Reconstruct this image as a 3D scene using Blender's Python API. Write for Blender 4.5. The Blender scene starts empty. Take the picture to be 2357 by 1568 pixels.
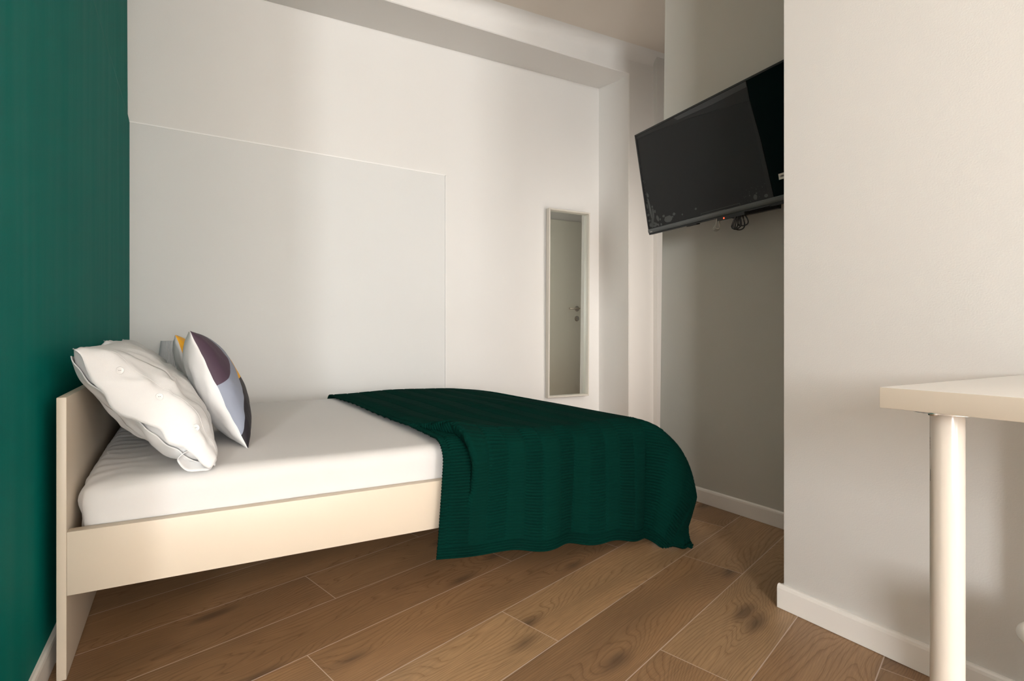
import bpy, bmesh, math, random
import numpy as np
from mathutils import Vector, Matrix, noise
random.seed(4)
PI = math.pi
scene = bpy.context.scene
COL = scene.collection
WL = {}          # world location of every object, to place children


# ------------------------------------------------------------------ materials
def new_mat(name):
    m = bpy.data.materials.new(name); m.use_nodes = True
    nt = m.node_tree
    b = nt.nodes['Principled BSDF']
    return m, nt, b

def N(nt, t, **kw):
    n = nt.nodes.new(t)
    for k, v in kw.items():
        if k.startswith('i_'):
            key = k[2:]
            key = int(key) if key.isdigit() else key
            n.inputs[key].default_value = v
        else:
            setattr(n, k, v)
    return n

def L(nt, a, b):
    nt.links.new(a, b)

def mth(nt, op, a, b=None, c=None):
    n = nt.nodes.new('ShaderNodeMath'); n.operation = op
    for i, x in enumerate((a, b, c)):
        if x is None: continue
        if isinstance(x, (int, float)): n.inputs[i].default_value = x
        else: L(nt, x, n.inputs[i])
    return n.outputs[0]

def mixc(nt, fac, a, b, blend='MIX'):
    n = nt.nodes.new('ShaderNodeMix'); n.data_type = 'RGBA'; n.blend_type = blend
    for i, x in ((0, fac), (6, a), (7, b)):
        if isinstance(x, (int, float)): n.inputs[i].default_value = x
        elif isinstance(x, tuple): n.inputs[i].default_value = x if len(x) == 4 else x + (1,)
        else: L(nt, x, n.inputs[i])
    return n.outputs[2]

def ramp(nt, fac, stops):
    n = nt.nodes.new('ShaderNodeValToRGB')
    e = n.color_ramp.elements
    while len(e) > 1: e.remove(e[-1])
    e[0].position = stops[0][0]; e[0].color = stops[0][1] + (1,)
    for p, c in stops[1:]:
        k = e.new(p); k.color = c + (1,)
    L(nt, fac, n.inputs[0])
    return n.outputs[0]

def bump(nt, b, h, strength, dist):
    n = N(nt, 'ShaderNodeBump', i_Strength=strength, i_Distance=dist)
    L(nt, h, n.inputs['Height']); L(nt, n.outputs[0], b.inputs['Normal'])

def simple(name, col, rough=.5, metal=0, spec=.5, bumpscale=None, bs=.1, bd=.001, emit=None):
    m, nt, b = new_mat(name)
    b.inputs['Base Color'].default_value = col + (1,)
    b.inputs['Roughness'].default_value = rough
    b.inputs['Metallic'].default_value = metal
    b.inputs['Specular IOR Level'].default_value = spec
    if emit:
        b.inputs['Emission Color'].default_value = col + (1,); b.inputs['Emission Strength'].default_value = emit
    if bumpscale:
        tc = N(nt, 'ShaderNodeTexCoord'); nz = N(nt, 'ShaderNodeTexNoise', i_Scale=bumpscale, i_Detail=3.0)
        L(nt, tc.outputs['Object'], nz.inputs['Vector']); bump(nt, b, nz.outputs[0], bs, bd)
    return m

def plaster(name, col, streak=None, rough=.62, spec=.3):
    m, nt, b = new_mat(name)
    tc = N(nt, 'ShaderNodeTexCoord')
    big = N(nt, 'ShaderNodeTexNoise', i_Scale=1.3, i_Detail=3.0); L(nt, tc.outputs['Object'], big.inputs['Vector'])
    c2 = tuple(x * .955 for x in col)
    col_o = mixc(nt, big.outputs[0], col, c2)
    if streak:
        mp = N(nt, 'ShaderNodeMapping'); mp.inputs['Scale'].default_value = (1, 9, .35)
        L(nt, tc.outputs['Object'], mp.inputs['Vector'])
        sn = N(nt, 'ShaderNodeTexNoise', i_Scale=1.6, i_Detail=4.0); L(nt, mp.outputs[0], sn.inputs['Vector'])
        f = ramp(nt, sn.outputs[0], [(.42, (0, 0, 0)), (.72, (.12, .12, .12))])
        col_o = mixc(nt, f, col_o, streak)
        r = mth(nt, 'MULTIPLY_ADD', sn.outputs[0], -.25, rough + .1)
        L(nt, r, b.inputs['Roughness'])
    else:
        b.inputs['Roughness'].default_value = rough
    L(nt, col_o, b.inputs['Base Color'])
    b.inputs['Specular IOR Level'].default_value = spec
    fine = N(nt, 'ShaderNodeTexNoise', i_Scale=260.0, i_Detail=2.0); L(nt, tc.outputs['Object'], fine.inputs['Vector'])
    bump(nt, b, fine.outputs[0], .22, .0012)
    return m

def fabric(name, col, weave=900.0, wr=None, rough=.85, sheen=.15, spec=.2, bs=.35, bd=.0015):
    m, nt, b = new_mat(name)
    tc = N(nt, 'ShaderNodeTexCoord')
    b.inputs['Base Color'].default_value = col + (1,)
    b.inputs['Roughness'].default_value = rough
    b.inputs['Specular IOR Level'].default_value = spec
    b.inputs['Sheen Weight'].default_value = sheen
    nz = N(nt, 'ShaderNodeTexNoise', i_Scale=weave, i_Detail=1.0); L(nt, tc.outputs['Object'], nz.inputs['Vector'])
    h = nz.outputs[0]
    if wr:
        mp = N(nt, 'ShaderNodeMapping'); mp.inputs['Scale'].default_value = wr[0]; mp.inputs['Rotation'].default_value = wr[2]
        L(nt, tc.outputs['Object'], mp.inputs['Vector'])
        w = N(nt, 'ShaderNodeTexNoise', i_Scale=1.0, i_Detail=3.0, i_Distortion=.8); L(nt, mp.outputs[0], w.inputs['Vector'])
        h = mth(nt, 'MULTIPLY_ADD', w.outputs[0], wr[1], mth(nt, 'MULTIPLY', h, .25))
    bump(nt, b, h, bs, bd)
    return m

M_WALL = plaster('white_paint', (.80, .782, .752))
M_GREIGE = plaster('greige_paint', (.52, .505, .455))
M_CEIL = plaster('ceiling_paint', (.76, .69, .61))
M_GREEN = plaster('green_paint', (.0005, .165, .140), streak=(.006, .175, .150), rough=.62, spec=.035)
M_TRIM = simple('baseboard_lacquer', (.80, .765, .72), .35)
M_BED = simple('bed_lacquer', (.585, .50, .395), .42, bumpscale=400, bs=.05)
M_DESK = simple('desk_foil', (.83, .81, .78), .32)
M_DESK_SHADE = simple('desk_shaded_side', (.60, .535, .445), .4)  # darker copy of the desk foil, side shade put into the colour
M_LEG = simple('leg_lacquer', (.61, .555, .485), .18)
M_METAL = simple('steel', (.62, .61, .59), .25, 1)
M_SHEET = fabric('sheet_cotton', (.625, .61, .595), 1100, ((10, 3.0, 10), 1.0, (0, 0, .5)), bs=.4, bd=.002)
M_CASE = fabric('pillowcase_cotton', (.70, .697, .693), 1100, ((9, 5, 9), 1.6, (.3, .5, .2)), bs=.6, bd=.0035)
M_SEAM = fabric('case_edge', (.72, .717, .713), 900, ((7, 6, 12), 1.4, (.9, .4, .2)), bs=.55, bd=.003)
M_STITCH = simple('stitching', (.62, .61, .60), .9)
M_BUTTON = simple('button_plastic', (.74, .74, .73), .25)
M_BLANKET = fabric('green_knit', (.0003, .0205, .0147), 420, rough=1.0, sheen=.0, spec=.06)
M_BLACK = simple('black_plastic', (.012, .012, .012), .35)
M_SCREEN = simple('screen_glass', (.002, .002, .0025), .12, spec=.25)
M_LIP = simple('grey_plastic_lip', (.085, .09, .088), .3)
M_FILM = simple('protective_film', (.0115, .0118, .0125), .42, spec=.3)
M_FILM2 = simple('film_layer', (.018, .018, .0185), .40, spec=.3)
M_BUBBLE = simple('film_bubble', (.075, .078, .076), .45, spec=.3)
M_LABELW = simple('label_white', (.62, .60, .55), .6)
M_INK = simple('ink', (.03, .03, .03), .6)
M_LED = simple('led_red', (1, .06, .02), .4, emit=2.2)
M_GREYCABLE = simple('grey_cable', (.28, .27, .235), .5)
M_MFRAME = simple('mirror_frame_lacquer', (.64, .60, .525), .4)
M_MIRROR = simple('mirror_glass', (.86, .90, .87), .015, 1)
M_DOOR = simple('door_lacquer', (.84, .82, .73), .38)
M_BRASS = simple('handle_metal', (.66, .60, .52), .25, 1)
M_SHADE = fabric('lamp_pleats', (.55, .56, .57), 700)
M_BIN = simple('bin_plastic', (.82, .79, .74), .35)
M_YELLOW = fabric('yellow_fabric', (.85, .40, .01), 900)
M_GROUT = simple('grout', (.62, .50, .43), .8)
M_PINE = simple('slat_pine', (.55, .40, .25), .6)

def wood_mat():
    m, nt, b = new_mat('oak_plank_tile')
    uv = N(nt, 'ShaderNodeUVMap', uv_map='UVMap'); at = N(nt, 'ShaderNodeAttribute', attribute_name='rnd')
    rnd = at.outputs['Fac']
    sep = N(nt, 'ShaderNodeSeparateXYZ'); L(nt, uv.outputs[0], sep.inputs[0])
    u, v = sep.outputs[0], sep.outputs[1]
    uo = mth(nt, 'MULTIPLY_ADD', rnd, 37.3, u); vo = mth(nt, 'MULTIPLY_ADD', rnd, 19.1, v)
    def nz(su, sv, detail, dist=0, rough=.5):
        cb = N(nt, 'ShaderNodeCombineXYZ')
        L(nt, mth(nt, 'MULTIPLY', uo, su), cb.inputs[0]); L(nt, mth(nt, 'MULTIPLY', vo, sv), cb.inputs[1]); L(nt, mth(nt, 'MULTIPLY', rnd, 9.0), cb.inputs[2])
        n = N(nt, 'ShaderNodeTexNoise', i_Scale=1.0, i_Detail=detail, i_Distortion=dist, i_Roughness=rough); L(nt, cb.outputs[0], n.inputs['Vector'])
        return n.outputs[0]
    field = nz(.95, 6.5, 1.4, .5)
    wob = nz(9, 60, 2)
    cbk = N(nt, 'ShaderNodeCombineXYZ'); L(nt, mth(nt, 'MULTIPLY', uo, 1.5), cbk.inputs[0]); L(nt, mth(nt, 'MULTIPLY', vo, 5.0), cbk.inputs[1])
    vor = N(nt, 'ShaderNodeTexVoronoi', i_Scale=1.0, i_Randomness=1.0); vor.voronoi_dimensions = '2D'; L(nt, cbk.outputs[0], vor.inputs['Vector'])
    kd = vor.outputs['Distance']
    kf = mth(nt, 'POWER', 2.718, mth(nt, 'MULTIPLY', mth(nt, 'MULTIPLY', kd, kd), -14.0))
    # growth rings: contour lines of a stretched field, like a sawn log
    t = mth(nt, 'ADD', mth(nt, 'MULTIPLY', field, 22.0), mth(nt, 'MULTIPLY', wob, .9))
    t = mth(nt, 'ADD', mth(nt, 'ADD', t, mth(nt, 'MULTIPLY', v, 88.0)), mth(nt, 'MULTIPLY', kf, 7.0))
    saw = mth(nt, 'FRACT', t)
    ring = ramp(nt, saw, [(0, (.25, .25, .25)), (.55, (.02, .02, .02)), (.86, (.55, .55, .55)), (.95, (1, 1, 1)), (1, (.3, .3, .3))])
    fib = nz(14, 420, 2, 0, .6)
    fibr = ramp(nt, fib, [(.35, (0, 0, 0)), (.75, (1, 1, 1))])
    tone = nz(.9, 5, 2)
    knot = nz(3.4, 11, 1.5, .6)
    kn = mth(nt, 'MULTIPLY', ramp(nt, mth(nt, 'ADD', kd, mth(nt, 'MULTIPLY', knot, .16)), [(.10, (1, 1, 1)), (.22, (0, 0, 0))]), .8)
    light = ramp(nt, rnd, [(0, (.29, .165, .082)), (.3, (.37, .220, .112)), (.6, (.33, .194, .098)), (.85, (.46, .295, .158)), (1, (.41, .255, .134))])
    dark = mixc(nt, 1.0, light, (.50, .42, .36), 'MULTIPLY')
    c = mixc(nt, mth(nt, 'MULTIPLY', ring, .66), light, dark)
    c = mixc(nt, mth(nt, 'MULTIPLY', fibr, .42), c, (.11, .062, .032))
    tr = ramp(nt, tone, [(.35, (.82, .82, .82)), (.65, (1.12, 1.10, 1.06))])
    c = mixc(nt, 1.0, c, tr, 'MULTIPLY')
    c = mixc(nt, mth(nt, 'MULTIPLY', kn, .8), c, (.075, .045, .028))
    L(nt, c, b.inputs['Base Color'])
    L(nt, mth(nt, 'MULTIPLY_ADD', ring, .12, .40), b.inputs['Roughness'])
    b.inputs['Specular IOR Level'].default_value = .4
    bump(nt, b, mth(nt, 'ADD', mth(nt, 'MULTIPLY', ring, .5), fib), .12, .001)
    return m
M_WOOD = wood_mat()

def cushion_mat():
    """leaf-shaped print: plum, blue-grey, mustard and near-black; white ground"""
    m, nt, b = new_mat('leaf_print_fabric')
    uv = N(nt, 'ShaderNodeUVMap', uv_map='UVMap')
    sep = N(nt, 'ShaderNodeSeparateXYZ'); L(nt, uv.outputs[0], sep.inputs[0])
    p, q = sep.outputs[0], sep.outputs[1]
    def ell(cx, cy, rx, ry, sharp=60):
        a = mth(nt, 'POWER', mth(nt, 'ABSOLUTE', mth(nt, 'DIVIDE', mth(nt, 'SUBTRACT', p, cx), rx)), 2.0)
        c = mth(nt, 'POWER', mth(nt, 'ABSOLUTE', mth(nt, 'DIVIDE', mth(nt, 'SUBTRACT', q, cy), ry)), 2.0)
        d = mth(nt, 'SUBTRACT', 1.0, mth(nt, 'ADD', a, c))
        n = N(nt, 'ShaderNodeClamp'); L(nt, mth(nt, 'MULTIPLY_ADD', d, float(sharp), .5), n.inputs[0])
        return n.outputs[0]
    c = (.78, .78, .77)
    black, yellow, blue, plum = (.018, .015, .02), (.82, .40, .012), (.24, .265, .33), (.062, .038, .058)
    lo = mth(nt, 'LESS_THAN', q, .50)
    c = mixc(nt, 1.0, (0, 0, 0), yellow, 'ADD')
    c = mixc(nt, lo, c, black)
    c = mixc(nt, mth(nt, 'GREATER_THAN', q, .655), c, blue)
    lim = mth(nt, 'MULTIPLY', mth(nt, 'POWER', mth(nt, 'MAXIMUM', mth(nt, 'DIVIDE', mth(nt, 'SUBTRACT', q, .12), .46), 0.0), 1.35), .27)
    c = mixc(nt, mth(nt, 'LESS_THAN', p, lim), c, blue)
    c = mixc(nt, ell(-.01, .835, .225, .29), c, plum)
    c = mixc(nt, mth(nt, 'MULTIPLY', mth(nt, 'GREATER_THAN', p, .62), mth(nt, 'GREATER_THAN', q, .55)), c, (.78, .78, .77))
    L(nt, c, b.inputs['Base Color'])
    b.inputs['Roughness'].default_value = .62; b.inputs['Specular IOR Level'].default_value = .3
    tc = N(nt, 'ShaderNodeTexCoord')
    nz = N(nt, 'ShaderNodeTexNoise', i_Scale=16.0, i_Detail=3.0); L(nt, tc.outputs['Object'], nz.inputs['Vector'])
    bump(nt, b, nz.outputs[0], .3, .004)
    return m
M_PRINT = cushion_mat()
def cushion2_mat():
    m, nt, b = new_mat('corner_print_fabric')
    uv = N(nt, 'ShaderNodeUVMap', uv_map='UVMap')
    sep = N(nt, 'ShaderNodeSeparateXYZ'); L(nt, uv.outputs[0], sep.inputs[0])
    f = mth(nt, 'LESS_THAN', mth(nt, 'ADD', mth(nt, 'MULTIPLY', mth(nt, 'SUBTRACT', 1.0, sep.outputs[1]), -.2), sep.outputs[0]), .17)
    c = mixc(nt, f, (.74, .74, .73), (.82, .40, .012))
    L(nt, c, b.inputs['Base Color']); b.inputs['Roughness'].default_value = .65
    return m
M_PRINT2 = cushion2_mat()


# ------------------------------------------------------------------ object helpers
def reg(o, parent=None, loc=(0, 0, 0)):
    """link o so that its origin sits at world loc"""
    COL.objects.link(o)
    loc = Vector(loc); WL[o.name] = loc
    if parent is not None:
        o.parent = parent; o.location = loc - WL[parent.name]
    else:
        o.location = loc
    return o

def tag(o, label=None, cat=None, group=None, kind=None):
    if label: o['label'] = label
    if cat: o['category'] = cat
    if group: o['group'] = group
    if kind: o['kind'] = kind
    return o

def thing(name, label, cat, loc, group=None):
    o = bpy.data.objects.new(name, None); o.empty_display_size = .1
    reg(o, None, loc)
    return tag(o, label, cat, group)

def obj(name, verts, faces, mat, parent=None, loc=None, smooth=True, uv=None, mats=None, fmat=None):
    """one mesh object from world-space verts"""
    if loc is None:
        loc = WL[parent.name] if parent is not None else (0, 0, 0)
    loc = Vector(loc)
    me = bpy.data.meshes.new(name)
    v = np.asarray(verts, dtype=float) - np.array(loc)
    me.from_pydata([tuple(x) for x in v], [], [tuple(f) for f in faces])
    for mm in (mats or [mat]): me.materials.append(mm)
    if fmat is not None: me.polygons.foreach_set('material_index', fmat)
    me.polygons.foreach_set('use_smooth', [bool(smooth)] * len(me.polygons))
    if uv is not None:
        ul = me.uv_layers.new(name='UVMap')
        idx = np.empty(len(me.loops), dtype=np.int32); me.loops.foreach_get('vertex_index', idx)
        ul.data.foreach_set('uv', np.asarray(uv, dtype=np.float32)[idx].ravel())
    me.update()
    return reg(bpy.data.objects.new(name, me), parent, loc)

def from_bm(name, bm, mat, parent=None, loc=None, smooth=False, mats=None, angle=None):
    bmesh.ops.recalc_face_normals(bm, faces=bm.faces)
    if loc is None:
        loc = WL[parent.name] if parent is not None else (0, 0, 0)
    bmesh.ops.translate(bm, verts=bm.verts, vec=-Vector(loc))
    me = bpy.data.meshes.new(name)
    bm.to_mesh(me); bm.free()
    for mm in (mats or [mat]): me.materials.append(mm)
    me.polygons.foreach_set('use_smooth', [bool(smooth)] * len(me.polygons))
    o = reg(bpy.data.objects.new(name, me), parent, loc)
    if angle:
        try: me.set_sharp_from_angle(angle=angle)
        except Exception: pass
    return o

def add_box(bm, lo, hi, bev=0, seg=2, mi=0, M=None):
    lo, hi = Vector(lo), Vector(hi)
    r = bmesh.ops.create_cube(bm, size=1)
    vs = r['verts']
    c, s = (lo + hi) / 2, hi - lo
    for v in vs:
        v.co = Vector((v.co.x * s.x, v.co.y * s.y, v.co.z * s.z)) + c
        if M is not None: v.co = M @ v.co
    fs = list({f for v in vs for f in v.link_faces})
    for f in fs: f.material_index = mi
    if bev > 0:
        es = list({e for v in vs for e in v.link_edges})
        bmesh.ops.bevel(bm, geom=es, offset=bev, segments=seg, affect='EDGES', profile=.5)

def box(name, lo, hi, mat, parent=None, loc=None, bev=0, seg=2, M=None):
    bm = bmesh.new(); add_box(bm, lo, hi, bev, seg, 0, M)
    return from_bm(name, bm, mat, parent, loc, smooth=bev > 0, angle=.6 if bev > 0 else None)

def prism(name, A, B, mat, parent=None, smooth=False, loc=None):
    """solid between two matching 3-D profiles A and B"""
    n = len(A)
    f = [tuple(range(n - 1, -1, -1)), tuple(range(n, 2 * n))]
    f += [(i, (i + 1) % n, n + (i + 1) % n, n + i) for i in range(n)]
    bm = bmesh.new()
    vs = [bm.verts.new(p) for p in list(A) + list(B)]
    for q in f: bm.faces.new([vs[i] for i in q])
    return from_bm(name, bm, mat, parent, loc, smooth, angle=.6 if smooth else None)

def add_lathe(bm, prof, c, seg=48, mi=0, M=None, ribs=0, ramp_=0.0):
    rings = []
    for r, z in prof:
        ring = []
        for k in range(seg):
            a = 2 * PI * k / seg
            rr = r * (1 + (ramp_ if k % 2 else -ramp_)) if ribs else r
            p = Vector((c[0] + rr * math.cos(a), c[1] + rr * math.sin(a), c[2] + z))
            if M is not None: p = M @ Vector((rr * math.cos(a), rr * math.sin(a), z))
            ring.append(bm.verts.new(p))
        rings.append(ring)
    for a, b in zip(rings[:-1], rings[1:]):
        for k in range(seg):
            f = bm.faces.new((a[k], a[(k + 1) % seg], b[(k + 1) % seg], b[k])); f.material_index = mi
    return rings

def lathe(name, prof, c, mat, parent=None, seg=48, cap=True, M=None, loc=None, rib=0, smooth=True):
    bm = bmesh.new()
    rings = add_lathe(bm, prof, c, seg, 0, M, rib > 0, rib)
    if cap:
        bm.faces.new(rings[0][::-1]); bm.faces.new(rings[-1])
    return from_bm(name, bm, mat, parent, loc, smooth, angle=.7 if smooth else None)

def add_tube(bm, pts, r, seg=8, mi=0):
    pts = [Vector(p) for p in pts]
    rings = []
    up = Vector((.13, .2, .97))
    for i, p in enumerate(pts):
        d = (pts[min(i + 1, len(pts) - 1)] - pts[max(i - 1, 0)]).normalized()
        a = d.cross(up)
        if a.length < 1e-4: a = d.cross(Vector((1, 0, 0)))
        a.normalize(); b = d.cross(a)
        up = b.cross(d) if False else up
        rings.append([bm.verts.new(p + r * (math.cos(2 * PI * k / seg) * a + math.sin(2 * PI * k / seg) * b)) for k in range(seg)])
    for A, B in zip(rings[:-1], rings[1:]):
        for k in range(seg):
            f = bm.faces.new((A[k], A[(k + 1) % seg], B[(k + 1) % seg], B[k])); f.material_index = mi
    bm.faces.new(rings[0][::-1]).material_index = mi; bm.faces.new(rings[-1]).material_index = mi

def tube(name, pts, r, mat, parent=None, seg=10, loc=None):
    bm = bmesh.new(); add_tube(bm, pts, r, seg)
    return from_bm(name, bm, mat, parent, loc, True)

def grid_faces(nu, nv, base=0, flip=False):
    f = []
    for i in range(nu - 1):
        for j in range(nv - 1):
            a = base + i * nv + j
            q = (a, a + 1, a + nv + 1, a + nv)
            f.append(q[::-1] if flip else q)
    return f

def struct(o):
    o['kind'] = 'structure'; return o

def ns(x, y, z=0.0):
    return noise.noise(Vector((x, y, z)))


# ------------------------------------------------------------------ the room
# X runs along the bed, Y towards the wall behind it, Z up; camera stands at x=y=0
YB = 3.46            # face of the back wall
CW = -6.5            # rear wall (behind the camera), with the window

# floor: oak-look plank tiles laid at 15.9 degrees, one face per plank, grout between
th = math.radians(15.888)
def pl(u, v): return (u * math.cos(th) - v * math.sin(th), u * math.sin(th) + v * math.cos(th))
PW, PL, GAP = .2046, 1.278, .0026
rowjoint = {0: .118, 1: .782, 2: 1.2195, 3: .6607, 4: .2396, 5: .8728, 6: .125}
toneset = {(1, 1): .62, (1, 0): .40, (0, 1): .30, (2, 1): .97, (2, 0): .86, (3, 1): .52, (3, 2): .20, (4, 0): .45, (4, 1): .12, (5, 0): .10, (5, 1): .33, (0, 2): .9}
bm = bmesh.new()
uvl = bm.loops.layers.uv.new('UVMap'); rl = bm.faces.layers.float.new('rnd')
def quad(u0, u1, v0, v1, z, mi, r):
    vs = [bm.verts.new(pl(u, v) + (z,)) for u, v in ((u0, v0), (u1, v0), (u1, v1), (u0, v1))]
    f = bm.faces.new(vs); f.material_index = mi; f[rl] = r
    for lp, uvc in zip(f.loops, ((u0, v0), (u1, v0), (u1, v1), (u0, v1))): lp[uvl].uv = uvc
rj = random.Random(11)
quad(-8, 9, -9, 7, -.0006, 1, 0)
for k in range(-44, 28):
    v0 = .4155 + PW * k
    j0 = rowjoint.get(k, rj.uniform(0, PL))
    for n in range(-6, 6):
        r = toneset.get((k, n), rj.random())
        quad(j0 + PL * (n - 1) + GAP / 2, j0 + PL * n - GAP / 2, v0 + GAP / 2, v0 + PW - GAP / 2, 0, 0, r)
for co, no in (((-3.05, 0, 0), (-1, 0, 0)), ((5.25, 0, 0), (1, 0, 0)), ((0, -6.58, 0), (0, -1, 0)), ((0, 3.58, 0), (0, 1, 0))):
    bmesh.ops.bisect_plane(bm, geom=bm.verts[:] + bm.edges[:] + bm.faces[:], plane_co=co, plane_no=no, clear_outer=True)
me = bpy.data.meshes.new('floor'); bm.to_mesh(me); bm.free()
me.materials.append(M_WOOD); me.materials.append(M_GROUT)
struct(reg(bpy.data.objects.new('floor', me)))

# ceiling, rising a little to the right
def ceil_z(x): return 3.186 + .02 * x
struct(prism('ceiling', [(-3.1, -6.6, ceil_z(-3.1)), (5.3, -6.6, ceil_z(5.3)), (5.3, 3.6, ceil_z(5.3)), (-3.1, 3.6, ceil_z(-3.1))],
             [(-3.1, -6.6, 3.45), (5.3, -6.6, 3.45), (5.3, 3.6, 3.45), (-3.1, 3.6, 3.45)], M_CEIL))

# green wall: lower part stands 11 mm proud, chamfered shoulder at 2.1 m
def greenprof(y):
    s = -.0148 * (YB - y)
    return [(-.55, y, 0), (-.2885 + s, y, 0), (-.2885 + s, y, 2.106), (-.2995 + s, y, 2.160), (-.304 + s, y, 3.4), (-.55, y, 3.4)]
struct(prism('wall_left', greenprof(.95), greenprof(3.58), M_GREEN))
def bbprof(x, y, n, h=.074, t=.012):
    """baseboard profile at point x,y with outward normal n"""
    pr = [(0, 0), (t, 0), (t, h - .012), (t * .86, h - .005), (t * .5, h - .001), (0, h)]
    return [(x + n[0] * a, y + n[1] * a, b + .0012) for a, b in pr]
def baseboard(name, p0, p1, n, h=.074):
    return struct(prism(name, bbprof(p0[0], p0[1], n, h), bbprof(p1[0], p1[1], n, h), M_TRIM))
gx = lambda y: -.2885 - .0148 * (YB - y)
baseboard('baseboard_left', (gx(.95), .95), (gx(YB), YB), (1, 0))
struct(box('wall_alcove', (-3.1, .95, 0), (-.5, 1.07, 3.4), M_WALL))
LY0, LY1, LZ0, LZ1 = -6.25, -4.45, .9, 2.9
bm = bmesh.new()
add_box(bm, (-3.12, -6.6, 0), (-3.0, LY0, 3.4)); add_box(bm, (-3.12, LY1, 0), (-3.0, .95, 3.4))
add_box(bm, (-3.12, LY0, 0), (-3.0, LY1, LZ0)); add_box(bm, (-3.12, LY0, LZ1), (-3.0, LY1, 3.4))
struct(from_bm('wall_far_left', bm, M_WALL))
bm = bmesh.new()
for lo, hi in (((LY0, LZ0), (LY0 + .05, LZ1)), ((LY1 - .05, LZ0), (LY1, LZ1)), ((LY0, LZ0), (LY1, LZ0 + .05)), ((LY0, LZ1 - .05), (LY1, LZ1)), (((LY0 + LY1) / 2 - .03, LZ0), ((LY0 + LY1) / 2 + .03, LZ1))):
    add_box(bm, (-3.09, lo[0], lo[1]), (-3.03, hi[0], hi[1]), .004)
struct(from_bm('window_3', bm, M_TRIM))

struct(box('wall_back', (-.5, YB, 0), (3.42, YB + .12, 3.4), M_WALL))
# plaster board skim panel on the back wall, 10 mm proud
prism_A = [(-.30, YB - .018, 0), (1.796, YB - .018, 0), (1.796, YB - .018, 2.072), (-.30, YB - .018, 2.106)]
prism_B = [(-.30, YB, 0), (1.802, YB, 0), (1.802, YB, 2.078), (-.30, YB, 2.113)]
M_PANEL = plaster('panel_paint', (.765, .762, .742))
struct(prism('trim_1', prism_A, prism_B, M_PANEL))
# added strip on the panel's top and right edges, lit edge painted bright
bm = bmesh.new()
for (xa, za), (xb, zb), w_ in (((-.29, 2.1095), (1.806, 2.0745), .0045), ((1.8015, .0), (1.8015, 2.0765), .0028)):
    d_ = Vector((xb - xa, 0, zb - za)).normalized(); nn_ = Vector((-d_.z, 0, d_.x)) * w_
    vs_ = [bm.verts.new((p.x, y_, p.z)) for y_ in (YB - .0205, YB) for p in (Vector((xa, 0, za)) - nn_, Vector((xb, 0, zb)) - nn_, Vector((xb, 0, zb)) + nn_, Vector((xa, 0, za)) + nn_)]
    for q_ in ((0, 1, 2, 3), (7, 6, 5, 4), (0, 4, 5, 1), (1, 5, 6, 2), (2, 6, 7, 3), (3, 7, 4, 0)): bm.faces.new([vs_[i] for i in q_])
struct(from_bm('trim_5', bm, simple('lit_edge_paint', (.90, .885, .86), .6)))
# beam under the ceiling, with a soft cove against it
def beamprof(x, zb, zf):
    zc = ceil_z(x) + .02
    arc = [(3.13 - .085 * (1 - math.cos(a)), zc - .02 - .085 * (1 - math.sin(a)) + .0) for a in np.linspace(0, PI / 2, 7)]
    return [(x, YB + .05, zb), (x, YB, zb), (x, 3.13 + .006, zf - .001), (x, 3.13, zf + .005)] + [(x, a, b) for a, b in arc] + [(x, 3.045, zc), (x, YB + .05, zc)]
struct(prism('trim_2', beamprof(-.45, 3.040, 3.062), beamprof(5.25, 3.088, 3.052), M_WALL, smooth=True))
# column at the end of the back wall
colp = [(3.3616, YB + .1), (3.3800, 3.1365), (3.3855, 3.1295), (3.70, 3.1295), (3.70, YB + .1)]
struct(prism('trim_3', [(x, y, 0) for x, y in colp], [(x, y, 3.235) for x, y in colp], M_WALL, smooth=True))
struct(box('wall_corridor', (3.667, 3.09, 0), (5.25, 3.58, 3.35), M_WALL))
baseboard('baseboard_corridor', (3.667, 3.09), (5.2, 3.09), (0, -1), .078)
baseboard('baseboard_column', (3.3855, 3.13), (3.667, 3.13), (0, -1), .078)
baseboard('baseboard_back', (-.2885, YB - .018), (1.79, YB - .018), (0, -1))

# wall on the right with the desk, its return and the set-back wall of the television
struct(box('wall_right', (1.700, -6.6, 0), (2.9, .960, 3.4), M_WALL, bev=.004, seg=2))
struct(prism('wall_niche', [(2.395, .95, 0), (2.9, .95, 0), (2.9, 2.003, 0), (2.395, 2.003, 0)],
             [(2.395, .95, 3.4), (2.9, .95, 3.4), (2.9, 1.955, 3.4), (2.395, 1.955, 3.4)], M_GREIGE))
baseboard('baseboard_right', (1.700, CW), (1.700, .972), (-1, 0))
baseboard('baseboard_return', (1.700, .960), (2.395, .960), (0, 1))
baseboard('baseboard_niche', (2.395, .96), (2.395, 2.0), (-1, 0))

# rear wall with the window that lights the room
WX0, WX1, WZ0, WZ1 = -.72, .80, .12, 2.60
bm = bmesh.new()
add_box(bm, (-3.1, CW - .12, 0), (WX0, CW, 3.4)); add_box(bm, (WX1, CW - .12, 0), (1.8, CW, 3.4))
add_box(bm, (WX0, CW - .12, 0), (WX1, CW, WZ0)); add_box(bm, (WX0, CW - .12, WZ1), (WX1, CW, 3.4))
struct(from_bm('wall_rear', bm, M_WALL))
bm = bmesh.new()
for lo, hi in (((WX0, WZ0), (WX0 + .05, WZ1)), ((WX1 - .05, WZ0), (WX1, WZ1)), ((WX0, WZ0), (WX1, WZ0 + .05)), ((WX0, WZ1 - .05), (WX1, WZ1)),
               (((WX0 + WX1) / 2 - .03, WZ0), ((WX0 + WX1) / 2 + .03, WZ1))):
    add_box(bm, (lo[0], CW - .09, lo[1]), (hi[0], CW - .03, hi[1]), .004)
struct(from_bm('window_1', bm, M_TRIM))

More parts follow.
